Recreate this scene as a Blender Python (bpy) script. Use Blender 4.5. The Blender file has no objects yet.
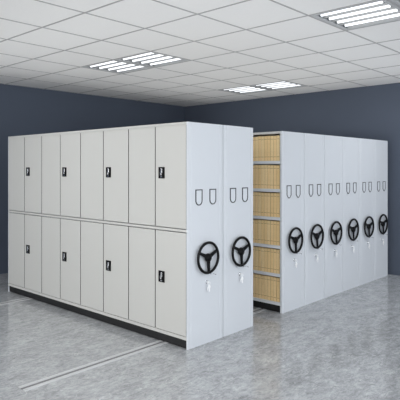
import bpy, bmesh, math, random
from mathutils import Vector, Matrix
R = random.Random(7)
C = bpy.context.scene.collection
PI = math.pi

# ------------------------------------------------------------------ dimensions
H = 2.30            # carriage height
D = 3.70            # carriage length
XW, YW, HC = 5.093, 5.009, 3.293     # right wall, back wall, ceiling height
MOD, GX, GY = 0.75, 0.60, 0.47       # ceiling grid

# ------------------------------------------------------------------ materials
def srgb(r, g, b):
    f = lambda c: (c/255/12.92) if c/255 <= .04045 else ((c/255+.055)/1.055)**2.4
    return (f(r), f(g), f(b), 1)

def mat(name, col, rough=.5, metal=0, noise=0, nscale=20, bump=0, bscale=200, spec=.5):
    m = bpy.data.materials.new(name); m.use_nodes = True
    nt = m.node_tree; b = nt.nodes['Principled BSDF']
    b.inputs['Roughness'].default_value = rough; b.inputs['Metallic'].default_value = metal
    b.inputs['Specular IOR Level'].default_value = spec
    tc = nt.nodes.new('ShaderNodeTexCoord')
    n = nt.nodes.new('ShaderNodeTexNoise'); n.inputs['Scale'].default_value = nscale; n.inputs['Detail'].default_value = 4
    nt.links.new(tc.outputs['Object'], n.inputs['Vector'])
    r = nt.nodes.new('ShaderNodeMapRange'); r.inputs['To Min'].default_value = 1-noise; r.inputs['To Max'].default_value = 1+noise
    nt.links.new(n.outputs['Fac'], r.inputs['Value'])
    mx = nt.nodes.new('ShaderNodeVectorMath'); mx.operation = 'SCALE'; mx.inputs[0].default_value = col[:3]
    nt.links.new(r.outputs['Result'], mx.inputs['Scale']); nt.links.new(mx.outputs['Vector'], b.inputs['Base Color'])
    if bump:
        n2 = nt.nodes.new('ShaderNodeTexNoise'); n2.inputs['Scale'].default_value = bscale
        nt.links.new(tc.outputs['Object'], n2.inputs['Vector'])
        bp = nt.nodes.new('ShaderNodeBump'); bp.inputs['Strength'].default_value = bump; bp.inputs['Distance'].default_value = .002
        nt.links.new(n2.outputs['Fac'], bp.inputs['Height']); nt.links.new(bp.outputs['Normal'], b.inputs['Normal'])
    return m

M = dict(
    panel=mat('panel_paint', (.66, .69, .725), .42, noise=.015, nscale=3, bump=.04, bscale=400),
    door=mat('door_paint', (.60, .60, .58), .45, noise=.015, nscale=3, bump=.04, bscale=400),
    frame=mat('frame_paint', (.61, .61, .59), .45, noise=.015, nscale=3),
    shelf=mat('shelf_paint', (.80, .82, .85), .4, noise=.02, nscale=4),
    black=mat('black_base', (.012, .012, .013), .5, noise=.1),
    wheel=mat('wheel_plastic', (.0035, .0035, .004), .38, noise=.1, spec=.2),
    plate=mat('handle_plastic', (.003, .003, .0035), .5, noise=.1, spec=.15),
    outline=mat('holder_plastic', (.05, .052, .058), .45, noise=.05),
    card=mat('holder_card', (.68, .71, .745), .5, noise=.02),
    chrome=mat('chrome', (.85, .86, .88), .22, 1, noise=.03),
    keyw=mat('key_metal', (.95, .955, .96), .5, 0, noise=.03),
    wall=mat('slate_paint', (.080, .099, .138), .75, noise=.05, nscale=1.2, bump=.05, bscale=150),
    tbar=mat('ceiling_bar', (.36, .36, .365), .5, noise=.03),
    troffer=mat('troffer_paint', (.44, .45, .46), .4, noise=.02),
    reflector=mat('louver_metal', (.40, .41, .42), .4, .3, noise=.03),
    cap=mat('tube_cap', (.16, .17, .18), .4, noise=.05),
    rail=mat('rail_steel', (.62, .625, .635), .35, .25, noise=.06, nscale=8),
    groove=mat('rail_groove', (.17, .17, .175), .6, noise=.1),
    edge_shade=mat('door_edge_shade', (.05, .05, .052), .8, noise=.1),
    band_gap_shade=mat('box_band_gap_shade', (.36, .23, .11), .8, noise=.1),
)
BOX = [mat('kraft_card_%s' % n, c, .75, noise=.07, nscale=14) for n, c in
       (('pale', (.96, .71, .375)), ('mid', (.93, .68, .345)), ('warm', (.97, .74, .405)))]

def ceiling_tile():
    m = mat('ceiling_tile', (.79, .79, .785), .9, noise=.03, nscale=60, bump=.35, bscale=90)
    return m
M['tile'] = ceiling_tile()

def tube_mat():
    m = bpy.data.materials.new('tube_glow'); m.use_nodes = True
    b = m.node_tree.nodes['Principled BSDF']
    b.inputs['Base Color'].default_value = (.95, .97, 1, 1)
    b.inputs['Emission Color'].default_value = (.94, .97, 1, 1); b.inputs['Emission Strength'].default_value = 1.25
    return m
M['tube'] = tube_mat()

def floor_mat():
    m = bpy.data.materials.new('polished_grey_marble'); m.use_nodes = True
    nt = m.node_tree; b = nt.nodes['Principled BSDF']; L = nt.links.new; N = nt.nodes.new
    tc = N('ShaderNodeTexCoord')
    mp = N('ShaderNodeMapping'); mp.inputs['Rotation'].default_value = (0, 0, .6); mp.inputs['Scale'].default_value = (1.0, 1.9, 1)
    L(tc.outputs['Object'], mp.inputs['Vector'])
    n1 = N('ShaderNodeTexNoise'); n1.inputs['Scale'].default_value = 3.6; n1.inputs['Detail'].default_value = 12; n1.inputs['Roughness'].default_value = .78; n1.inputs['Distortion'].default_value = .7
    L(mp.outputs['Vector'], n1.inputs['Vector'])
    cr = N('ShaderNodeValToRGB'); e = cr.color_ramp.elements
    e[0].position = .35; e[0].color = (.16, .164, .17, 1); e[1].position = .65; e[1].color = (.58, .595, .61, 1)
    n4 = N('ShaderNodeTexNoise'); n4.inputs['Scale'].default_value = 16; n4.inputs['Detail'].default_value = 10; n4.inputs['Roughness'].default_value = .8; n4.inputs['Distortion'].default_value = 1.0
    L(mp.outputs['Vector'], n4.inputs['Vector'])
    bl = N('ShaderNodeMix'); bl.data_type = 'FLOAT'; bl.inputs['Factor'].default_value = .55
    L(n1.outputs['Fac'], bl.inputs['A']); L(n4.outputs['Fac'], bl.inputs['B']); L(bl.outputs['Result'], cr.inputs['Fac'])
    n2 = N('ShaderNodeTexNoise'); n2.inputs['Scale'].default_value = 3.2; n2.inputs['Detail'].default_value = 7; n2.inputs['Roughness'].default_value = .6; n2.inputs['Distortion'].default_value = 1.4
    L(mp.outputs['Vector'], n2.inputs['Vector'])
    s = N('ShaderNodeMath'); s.operation = 'SUBTRACT'; s.inputs[1].default_value = .5; L(n2.outputs['Fac'], s.inputs[0])
    a = N('ShaderNodeMath'); a.operation = 'ABSOLUTE'; L(s.outputs[0], a.inputs[0])
    r = N('ShaderNodeMapRange'); r.inputs['From Min'].default_value = 0; r.inputs['From Max'].default_value = .016; r.inputs['To Min'].default_value = .75; r.inputs['To Max'].default_value = 0
    L(a.outputs[0], r.inputs['Value'])
    n3 = N('ShaderNodeTexNoise'); n3.inputs['Scale'].default_value = 6; L(mp.outputs['Vector'], n3.inputs['Vector'])
    r3 = N('ShaderNodeMapRange'); r3.inputs['From Min'].default_value = .45; r3.inputs['From Max'].default_value = .65; L(n3.outputs['Fac'], r3.inputs['Value'])
    mu = N('ShaderNodeMath'); mu.operation = 'MULTIPLY'; L(r.outputs[0], mu.inputs[0]); L(r3.outputs[0], mu.inputs[1])
    mx = N('ShaderNodeMix'); mx.data_type = 'RGBA'; mx.inputs['B'].default_value = (.66, .67, .68, 1)
    L(mu.outputs[0], mx.inputs['Factor']); L(cr.outputs['Color'], mx.inputs['A']); L(mx.outputs['Result'], b.inputs['Base Color'])
    b.inputs['Roughness'].default_value = .13; b.inputs['Specular IOR Level'].default_value = .5
    return m
M['floor'] = floor_mat()

# ------------------------------------------------------------------ mesh helpers
def box(bm, x0, x1, y0, y1, z0, z1, mi=0, bev=0):
    v = [bm.verts.new(p) for p in ((x0,y0,z0),(x1,y0,z0),(x1,y1,z0),(x0,y1,z0),(x0,y0,z1),(x1,y0,z1),(x1,y1,z1),(x0,y1,z1))]
    fs = [bm.faces.new([v[i] for i in q]) for q in ((3,2,1,0),(4,5,6,7),(0,1,5,4),(1,2,6,5),(2,3,7,6),(3,0,4,7))]
    for f in fs: f.material_index = mi
    if bev:
        r = bmesh.ops.bevel(bm, geom=list({e for f in fs for e in f.edges}), offset=bev, segments=2, profile=.5, affect='EDGES')
        for f in r['faces']: f.material_index = mi

def tube(bm, a, b, r0, r1=None, n=16, mi=0, caps=True):
    r1 = r0 if r1 is None else r1
    a, b = Vector(a), Vector(b); q = (b-a).to_track_quat('Z', 'Y')
    ring = lambda c, r: [bm.verts.new(c + q @ Vector((r*math.cos(2*PI*i/n), r*math.sin(2*PI*i/n), 0))) for i in range(n)]
    A, B = ring(a, r0), ring(b, r1); fs = []
    for i in range(n): fs.append(bm.faces.new((A[i], A[(i+1)%n], B[(i+1)%n], B[i])))
    for f in fs: f.smooth = True
    if caps: fs += [bm.faces.new(A[::-1]), bm.faces.new(B)]
    for f in fs: f.material_index = mi

def torus(bm, c, Rm, r, n=48, k=12, mi=0, axis='Y'):
    g = []
    for i in range(n):
        t = 2*PI*i/n; row = []
        for j in range(k):
            p = 2*PI*j/k; rr = Rm + r*math.cos(p); h = r*math.sin(p)
            v = (rr*math.cos(t), h, rr*math.sin(t)) if axis == 'Y' else (rr*math.cos(t), rr*math.sin(t), h)
            row.append(bm.verts.new(Vector(c)+Vector(v)))
        g.append(row)
    for i in range(n):
        for j in range(k):
            f = bm.faces.new((g[i][j], g[i][(j+1)%k], g[(i+1)%n][(j+1)%k], g[(i+1)%n][j])); f.smooth = True; f.material_index = mi

def prism(bm, pts, axis, lo, hi, mi=0):
    """closed outline pts (u,v) swept along axis"""
    def P(u, v, w): return (u, v, w) if axis == 'Z' else ((u, w, v) if axis == 'Y' else (w, u, v))
    A = [bm.verts.new(P(u, v, lo)) for u, v in pts]; B = [bm.verts.new(P(u, v, hi)) for u, v in pts]; n = len(pts)
    fs = [bm.faces.new((A[i], A[(i+1)%n], B[(i+1)%n], B[i])) for i in range(n)] + [bm.faces.new(A[::-1]), bm.faces.new(B)]
    for f in fs: f.material_index = mi

MESH = {}
def mesh(key, build, mats):
    if key in MESH: return MESH[key]
    bm = bmesh.new(); build(bm); bmesh.ops.recalc_face_normals(bm, faces=bm.faces)
    me = bpy.data.meshes.new(key); bm.to_mesh(me); bm.free()
    for m in mats: me.materials.append(M[m] if isinstance(m, str) else m)
    MESH[key] = me
    return me

def obj(name, me, parent=None, loc=(0,0,0), label=None):
    o = bpy.data.objects.new(name, me); C.objects.link(o); o.location = loc
    if parent: o.parent = parent
    if label: o['label'] = label
    return o

def tag(o, label, cat, group=None):
    o['label'] = label; o['category'] = cat
    if group: o['group'] = group
    return o

def thing(name, loc, label, cat, group=None):
    return tag(obj(name, None, None, loc), label, cat, group)

def struct(name, key, build, mats):
    o = obj(name, mesh(key, build, mats)); o['kind'] = 'structure'; return o

# ------------------------------------------------------------------ the setting
X0, Y0 = -7.0, -7.0
struct('floor', 'floor', lambda bm: box(bm, X0, XW+.12, Y0, YW+.12, -.10, 0), ['floor'])
struct('wall_back', 'wall_back', lambda bm: box(bm, X0, XW+.12, YW, YW+.12, 0, HC+.30), ['wall'])
struct('wall_right', 'wall_right', lambda bm: box(bm, XW, XW+.12, Y0, YW, 0, HC+.30), ['wall'])

FIX = []            # grid cells taken by fixtures (ix, iy)
PAIRS = {'centre': ((0, 1), (0, 2)), 'far': ((4, 1), (4, 2)), 'near': ((0, -4), (0, -3))}
for k in PAIRS: FIX += list(PAIRS[k])

def ceiling(bm):
    ix0, ix1 = int((X0-GX)/MOD)-1, int((XW-GX)/MOD)+1
    iy0, iy1 = int((Y0-GY)/MOD)-1, int((YW-GY)/MOD)+1
    for ix in range(ix0, ix1+1):
        for iy in range(iy0, iy1+1):
            if (ix, iy) in FIX: continue
            x0, x1 = max(GX+ix*MOD, X0), min(GX+(ix+1)*MOD, XW); y0, y1 = max(GY+iy*MOD, Y0), min(GY+(iy+1)*MOD, YW)
            if x1-x0 < .01 or y1-y0 < .01: continue
            box(bm, x0, x1, y0, y1, HC, HC+.02, 0)
    w = .0085
    for ix in range(ix0, ix1+2):
        x = GX+ix*MOD
        if X0 < x < XW-.02: box(bm, x-w, x+w, Y0, YW, HC-.005, HC, 1)
    for iy in range(iy0, iy1+2):
        y = GY+iy*MOD
        if Y0 < y < YW-.02: box(bm, X0, XW, y-w, y+w, HC-.0045, HC, 1)
struct('ceiling', 'ceiling', ceiling, ['tile', 'tbar'])

# ------------------------------------------------------------------ ceiling lights
S = MOD-.024
def housing(bm):
    h = S/2; t = .10
    box(bm, -h, h, -h, h, t-.004, t)
    for a in (-1, 1):
        box(bm, min(a*h, a*(h-.004)), max(a*h, a*(h-.004)), -h, h, 0, t-.004)
        box(bm, -h+.004, h-.004, min(a*h, a*(h-.004)), max(a*h, a*(h-.004)), 0, t-.004)
def lightframe(bm):
    h = S/2; w = .034
    for a in (-1, 1):
        box(bm, min(a*h, a*(h-w)), max(a*h, a*(h-w)), -h, h, -.004, .006)
        box(bm, -h+w, h-w, min(a*h, a*(h-w)), max(a*h, a*(h-w)), -.004, .006)
NT = 4; PITCH = (S-.07)/NT
def louver(bm):
    h = S/2-.036
    for k in range(NT+1):                      # lengthwise V reflectors between the tubes
        x = -h + k*(2*h)/NT
        prism(bm, [(x-.020, .052), (x+.020, .052), (x+.004, .004), (x-.004, .004)], 'Y', -h, h)
    n = 7
    for k in range(1, n):                      # curved cross blades, scalloped below each tube
        y = -h + k*(2*h)/n
        for q in range(NT):
            xa, xb = -h+q*2*h/NT+.004, -h+(q+1)*2*h/NT-.004
            m = 8; top, bot = [], []
            for i in range(m+1):
                t = i/m; x = xa+(xb-xa)*t
                bot.append((x, .012+.034*math.sin(PI*t)**.6))
            pts = bot + [(xb, .056), (xa, .056)]
            prism(bm, pts, 'Y', y-.006, y+.006)
def lamp(bm):
    tube(bm, (0, -S/2+.054, 0), (0, S/2-.054, 0), .0175, n=16)
def lampcap(bm):
    tube(bm, (0, -.009, 0), (0, .009, 0), .019, n=14)
LBL = {('centre', 0): 'square four-tube grille ceiling light above the front carriages, right half of its pair',
       ('centre', 1): 'square four-tube grille ceiling light, left half of the pair over the doored cabinet',
       ('far', 0): 'small-looking far grille ceiling light near back corner, right half of its pair',
       ('far', 1): 'small-looking far grille ceiling light nearest the back corner, left half of its pair',
       ('near', 0): 'grille ceiling light cut off by the top right corner of the photo',
       ('near', 1): 'large near grille ceiling light at top right, left half of its pair'}
for k, cells in PAIRS.items():
    for i, (ix, iy) in enumerate(cells):
        t = thing('ceiling_light', (GX+(ix+.5)*MOD, GY+(iy+.5)*MOD, HC), LBL[k, i], 'ceiling light', 'recessed grille ceiling lights')
        obj('housing', mesh('housing', housing, ['troffer']), t)
        obj('trim_frame', mesh('trim_frame', lightframe, ['troffer']), t)
        obj('louver', mesh('louver', louver, ['reflector']), t)
        for q in range(NT):
            h = S/2-.036; x = -h+(q+.5)*2*h/NT
            l = obj('lamp_tube', mesh('lamp_tube', lamp, ['tube']), t, (x, 0, .020))
            for a in (-1, 1): obj('end_cap', mesh('end_cap', lampcap, ['cap']), l, (0, a*(S/2-.045), 0))

# ------------------------------------------------------------------ carriage parts
PT = .030           # end panel depth
def end_panel(w, PT=PT):
    def b(bm):
        s, e, r = .055, .004, .003
        pts = [(r, r*.4), (s-e, 0.0), (s, .004), (s+e, 0), (w-s-e, 0), (w-s, .004), (w-s+e, 0), (w-r, r*.4), (w, r+.001), (w, PT), (0, PT), (0, r+.001)]
        prism(bm, pts, 'Z', 0, H-.003)
        prism(bm, [(r, r), (w-r, r), (w-r, PT-r), (r, PT-r)], 'Z', H-.003, H)
    return b
def rear_panel(w, PT=PT):
    return lambda bm: box(bm, 0, w, D-PT, D, 0, H, bev=.003)

WR = .156
def wheel_rim(bm):
    torus(bm, (0, 0, 0), WR, .0145)
    for a in (24, 155, 274):
        t = math.radians(a); d = Vector((math.cos(t), 0, math.sin(t))); p = Vector((-d.z, 0, d.x))
        prof = []
        for rr, hw, th in ((.028, .021, .008), (.075, .017, .0075), (WR-.003, .013, .007)):
            cen = d*rr + Vector((0, .004*(rr/WR), 0))
            prof.append([bm.verts.new(cen + p*sx*hw + Vector((0, sy*th, 0))) for sx, sy in ((-1,-1),(1,-1),(1,1),(-1,1))])
        for A, B in zip(prof, prof[1:]):
            for i in range(4): bm.faces.new((A[i], A[(i+1)%4], B[(i+1)%4], B[i]))
        bm.faces.new(prof[0][::-1]); bm.faces.new(prof[-1])
def wheel_hub(bm):
    tube(bm, (0, .034, 0), (0, .012, 0), .022, .026, 20)          # shaft to the panel
    tube(bm, (0, .012, 0), (0, -.012, 0), .044, .042, 28)
    tube(bm, (0, -.012, 0), (0, -.019, 0), .042, .030, 28)
    tube(bm, (0, -.019, 0), (0, -.021, 0), .030, .012, 28)

def holder_loops(pointed):
    a, hh, t = .052, .166, .0105
    def loop(a, top, bot):
        pts = [(a, top)]
        if pointed:
            c = a*.78
            pts += [(a, bot+c), (a*.30, bot), (-a*.30, bot), (-a, bot+c)]
        else:
            for i in range(13):
                th = -PI*i/12
                pts.append((a*math.cos(th), bot+a+a*math.sin(th)))
        pts.append((-a, top))
        return pts
    return loop(a, 0, -hh), loop(a-t, -t, -hh+t)
def holder(pointed):
    def b(bm):
        o, i = holder_loops(pointed); n = len(o)
        O0 = [bm.verts.new((x, 0, z)) for x, z in o]; I0 = [bm.verts.new((x, 0, z)) for x, z in i]
        O1 = [bm.verts.new((x, -.006, z)) for x, z in o]; I1 = [bm.verts.new((x, -.006, z)) for x, z in i]
        for k in range(n):
            j = (k+1) % n
            bm.faces.new((O1[k], O1[j], I1[j], I1[k])); bm.faces.new((O0[k], I0[k], I0[j], O0[j]))
            bm.faces.new((O0[k], O0[j], O1[j], O1[k])); bm.faces.new((I0[k], I1[k], I1[j], I0[j]))
    return b
def card(pointed):
    def b(bm):
        _, i = holder_loops(pointed)
        prism(bm, [(x, z) for x, z in i], 'Y', -.002, 0)
    return b

def lock(bm):
    tube(bm, (0, 0, 0), (0, -.006, 0), .019, .018, 24)
    tube(bm, (0, -.006, 0), (0, -.016, 0), .013, .012, 20)
def key(bm):
    box(bm, -.0015, .0015, -.030, -.014, -.007, .007)
    n = 16                                               # round bow, then its twin hanging from a ring
    torus(bm, (0, -.034, -.014), .016, .0028, 24, 8)
    prism(bm, [(.004+.015*math.cos(2*PI*i/n), -.050+.020*math.sin(2*PI*i/n)) for i in range(n)], 'Y', -.037, -.032)
    prism(bm, [(-.001, -.066), (.011, -.066), (.011, -.096), (.005, -.102), (-.001, -.096)], 'Y', -.036, -.033)
    prism(bm, [(-.018, -.050), (-.009, -.048), (-.013, -.084), (-.022, -.082)], 'Y', -.033, -.030)
def pin(bm):
    tube(bm, (0, 0, 0), (0, -.006, 0), .011, n=16)
    tube(bm, (0, -.006, 0), (0, -.062, 0), .0032, n=10)
    tube(bm, (0, -.062, 0), (0, -.072, 0), .0065, n=12)

def front_fittings(root, w, pointed):
    c = w/2
    for dx in (-.108, .108):
        h = obj('label_holder', mesh('holder%d' % pointed, holder(pointed), ['outline']), root, (c+dx, 0, 1.612))
        obj('card', mesh('card%d' % pointed, card(pointed), ['card']), h)
    wh = obj('hand_wheel', mesh('hand_wheel', wheel_rim, ['wheel']), root, (c, -.036, .900))
    obj('hub', mesh('hub', wheel_hub, ['wheel']), wh)
    lk = obj('lock', mesh('lock', lock, ['chrome']), root, (c+.012, 0, .640))
    obj('key', mesh('key', key, ['keyw']), lk, (0, 0, .004)).scale = (1.12, 1, 1.0)
    obj('locking_pin', mesh('pin', pin, ['chrome']), root, (c+.075, 0, .722))

SHELF_TOPS = [.130, .490, .848, 1.207, 1.566, 1.925]
def shelf(w, x0, x1):
    def b(bm):
        y0, y1 = PT, D-PT
        box(bm, x0, x1, y0, y1, -.004, 0)
        for xa, xb in ((x0, x0+.012), (x1-.012, x1)):
            box(bm, xa, xb, y0, y1, -.038, -.004)
    return b

def carriage(x, y, w, label, pointed, kind):
    root = thing('mobile_shelving_carriage', (x, y, 0), label, 'mobile shelving', 'mobile shelving carriages on rails')
    W = '%.3f' % w; pt = .013 if kind == 'doors' else PT
    obj('end_panel', mesh('end_panel'+W, end_panel(w, pt), ['panel']), root, (0,0,0), 'pale grey front end panel with hand wheel')
    obj('end_panel', mesh('rear_panel'+W, rear_panel(w, pt), ['panel']), root, (0,0,0), 'plain far end panel')
    front_fittings(root, w, pointed)
    obj('top_panel', mesh('top'+W, lambda bm: box(bm, .004, w-.004, PT, D-PT, H-.030, H-.001), ['frame']), root)
    obj('base', mesh('base'+W, lambda bm: box(bm, .012, w-.012, PT-.012, D-PT+.012, .008, .092), ['black']), root, (0,0,0), 'black recessed base')
    return root

W1, WN = .5560, .5290
c1 = carriage(0, 0, W1, 'leftmost mobile carriage, its whole long side covered by two rows of grey locker doors', 0, 'doors')
# --- face frame, doors, handles of the doored carriage
def face_frame2(bm):
    box(bm, -.002, .030, .012, D-.012, 1.181, 1.207, bev=.002)
    box(bm, -.002, .030, .012, D-.012, .092, .125, bev=.002)
    box(bm, -.002, .0038, .012, D-.012, 2.275, H-.001, bev=.0015)
obj('face_frame', mesh('face_frame', face_frame2, ['frame']), c1, (0,0,0))
obj('back_panel', mesh('back1', lambda bm: box(bm, W1-.02, W1-.008, PT, D-PT, .094, H-.032), ['shelf']), c1)
seams = [.014, .478, .922, 1.386, 1.852, 2.308, 2.765, 3.225, D-.014]
G = .006
def handle(bm):
    box(bm, -.007, 0, -.046, .046, -.060, .060, 0, .003)
    box(bm, -.0085, -.007, -.012, .012, -.050, -.036, 1)                 # key cylinder face
    box(bm, -.014, -.007, -.014, .008, -.004, .044, 1, .003)             # latch lever
    box(bm, -.012, -.007, -.002, .018, -.028, .010, 1, .003)
for r, (z0, z1) in enumerate(((.127, 1.176), (1.212, 2.272))):
    for k in range(8):
        wd = seams[k+1]-seams[k]-2*G
        def leaf(bm, wd=wd, z0=z0, z1=z1):
            box(bm, 0, .018, 0, wd, 0, z1-z0-.006, bev=.0015)
            bm.normal_update()
            for f in bm.faces:                                   # edges and back coloured dark, painting shade into the door seams
                if f.normal.x > -.2: f.material_index = 1
        d = obj('door', mesh('door%d_%d' % (r, k), leaf, ['door', 'edge_shade']), c1, (.001, seams[k]+G, z0+.003))
        if k % 2 == 0:
            obj('handle', mesh('handle', handle, ['plate', 'chrome']), d, (0, wd-.097, 1.78-z0 if r else .687-z0))

X2, X3 = .566, 1.761
c2 = carriage(X2, 0, .5345, 'mobile carriage directly behind the locker-door one, on the left side of the aisle', 0, 'rack')
YB = .046
ORD = ['first', 'second', 'third', 'fourth', 'fifth', 'sixth']
lab = ['open mobile carriage on the right of the aisle, its shelves full of tan file boxes',
       'closed mobile carriage right behind the one holding tan file boxes',
       'closed mobile carriage with hand wheel, third one counting right from the aisle',
       'closed mobile carriage with hand wheel, fourth one counting right from the aisle',
       'mobile carriage next to last before the dark right wall, second from right',
       'rightmost mobile carriage, standing next to the dark right wall']
right = [carriage(X3+i*.5367, YB, WN, lab[i], 1, 'rack') for i in range(6)]

def backs(root, w):
    obj('back_panel', mesh('mid%.3f' % w, lambda bm: box(bm, w/2-.004, w/2+.004, PT, D-PT, .094, H-.032), ['shelf']), root)
for r_ in [c2] + right: backs(r_, .5345 if r_ is c2 else WN)
def shelves(root, w, side):
    a, b = ((.004, w/2-.005) if side < 0 else (w/2+.005, w-.004))
    for z in SHELF_TOPS:
        obj('shelf', mesh('shelf%d' % side, shelf(w, a, b), ['shelf']), root, (0, 0, z))
    for y in (.925, 1.85, 2.775):
        def up(bm, a=a, b=b, y=y):
            for q, z in enumerate(SHELF_TOPS):
                top = (SHELF_TOPS+[H+.006])[q+1]-.040
                box(bm, a+.014, b-.014, y-.003, y+.003, z+.001, top)
        obj('divider', mesh('divider%d_%.2f' % (side, y), up, ['shelf']), root)
shelves(right[0], WN, -1)
shelves(c2, .5345, 1)

# ------------------------------------------------------------------ file boxes
BW, BH, BD = .0460, .298, .215
def file_box(bm):
    c = .0045                                            # rounded spine edges
    prism(bm, [(c, -BW/2), (0, -BW/2+c*.8), (0, BW/2-c*.8), (c, BW/2), (BD, BW/2), (BD, -BW/2)], 'Z', 0, BH)
    for a in (-1, 1):                                    # brown edge strips, painted shade of the gap between boxes
        box(bm, c-.0004, c+.012, a*BW/2-.0007, a*BW/2+.0007, .001, BH-.001, 1)
    for z in (.048, BH-.040):
        box(bm, -.0006, .0015, -BW/2+.0045, BW/2-.0045, z-.0022, z+.0022, 1)
SN = ['bottom shelf', 'second shelf from the bottom', 'third shelf from the bottom', 'fourth shelf from the bottom', 'shelf below the top one', 'top shelf']
NB = ['right beside the end panel', 'second from the end panel', 'third from the end panel', 'fourth from the end panel', 'fifth from the end panel',
      'sixth from the end panel', 'seventh from the end panel', 'eighth from the end panel', 'ninth from the end panel', 'tenth from the end panel',
      'eleventh from the end panel', 'twelfth from the end panel']
for s, z in enumerate(SHELF_TOPS):
    y = YB+PT+.020
    for k in range(12):
        v = R.randrange(3)
        o = obj('file_box', mesh('file_box%d' % v, file_box, [BOX[v], 'band_gap_shade']), None,
                (X3+.019+R.uniform(0, .004), y+BW/2, z+.0003))
        o.scale = (1, 1, R.uniform(.99, 1.01)*(1.075 if s == 5 else 1.02))
        tag(o, 'tan cardboard file box on the %s, %s' % (SN[s], NB[k]), 'file box', 'tan file boxes on the open shelves')
        y += BW+.0030

# ------------------------------------------------------------------ floor rails
def rail(bm):
    box(bm, -1.6, XW-.02, -.060, -.018, 0, .005, 0)
    box(bm, -1.6, XW-.02, .018, .060, 0, .005, 0)
    box(bm, -1.6, XW-.02, -.018, .018, 0, .002, 1)
for y, l in ((.36, 'steel floor rail running under the near end of the locker-door carriage'), (3.10, 'steel floor rail running under the far left end of the carriages')):
    tag(obj('floor_rail', mesh('rail', rail, ['rail', 'groove']), None, (0, y, 0)), l, 'floor rail', 'floor rails')

# ------------------------------------------------------------------ light
w = bpy.data.worlds.new('surroundings'); bpy.context.scene.world = w; w.use_nodes = True
nt = w.node_tree; bg = nt.nodes['Background']
tc = nt.nodes.new('ShaderNodeTexCoord'); dp = nt.nodes.new('ShaderNodeVectorMath'); dp.operation = 'DOT_PRODUCT'
dp.inputs[1].default_value = Vector((.25, -1, .1)).normalized()
nt.links.new(tc.outputs['Generated'], dp.inputs[0])
cr = nt.nodes.new('ShaderNodeValToRGB'); e = cr.color_ramp.elements
e[0].position = 0; e[0].color = (.84, .82, .77, 1); e[1].position = 1; e[1].color = (.95, 1.0, 1.08, 1)
mr = nt.nodes.new('ShaderNodeMapRange'); mr.inputs['From Min'].default_value = -.3; mr.inputs['From Max'].default_value = 1
nt.links.new(dp.outputs['Value'], mr.inputs['Value']); nt.links.new(mr.outputs['Result'], cr.inputs['Fac'])
nt.links.new(cr.outputs['Color'], bg.inputs['Color']); bg.inputs['Strength'].default_value = 2.35

def lamp_area(name, loc, sx, sy, power, rot=(0,0,0), col=(1,1,1)):
    l = bpy.data.lights.new(name, 'AREA'); l.shape = 'RECTANGLE'; l.size = sx; l.size_y = sy; l.energy = power; l.color = col
    o = bpy.data.objects.new(name, l); C.objects.link(o); o.location = loc; o.rotation_euler = rot
# the same grid of ceiling lights goes on behind and beside the camera
for x, y in ((-2.03, 1.97), (-2.03, -1.78), (3.98, -1.78), (.97, -5.2), (-2.03, -5.2), (-5.0, 1.97)):
    lamp_area('ceiling_lamp', (x, y, HC-.01), .75, 1.5, 32, col=(.97, .985, 1))
# added unseen fill light that brightens the ceiling, not a fixture of the room
lamp_area('ceiling_fill', (1.6, 1.2, 2.42), 6.6, 5.6, 40, (PI, 0, 0))

# ------------------------------------------------------------------ camera
cam = bpy.data.cameras.new('camera'); co = bpy.data.objects.new('camera', cam); C.objects.link(co)
co.location = (-3.7879, -3.6664, 1.8271); co.rotation_euler = (PI/2, 0, -.82593)
cam.sensor_width = 36; cam.lens = 524.05/400*36; cam.shift_y = -(200-168.52)/400; cam.clip_end = 100
bpy.context.scene.camera = co
sc = bpy.context.scene
sc.view_settings.view_transform = 'Standard'; sc.view_settings.look = 'None'
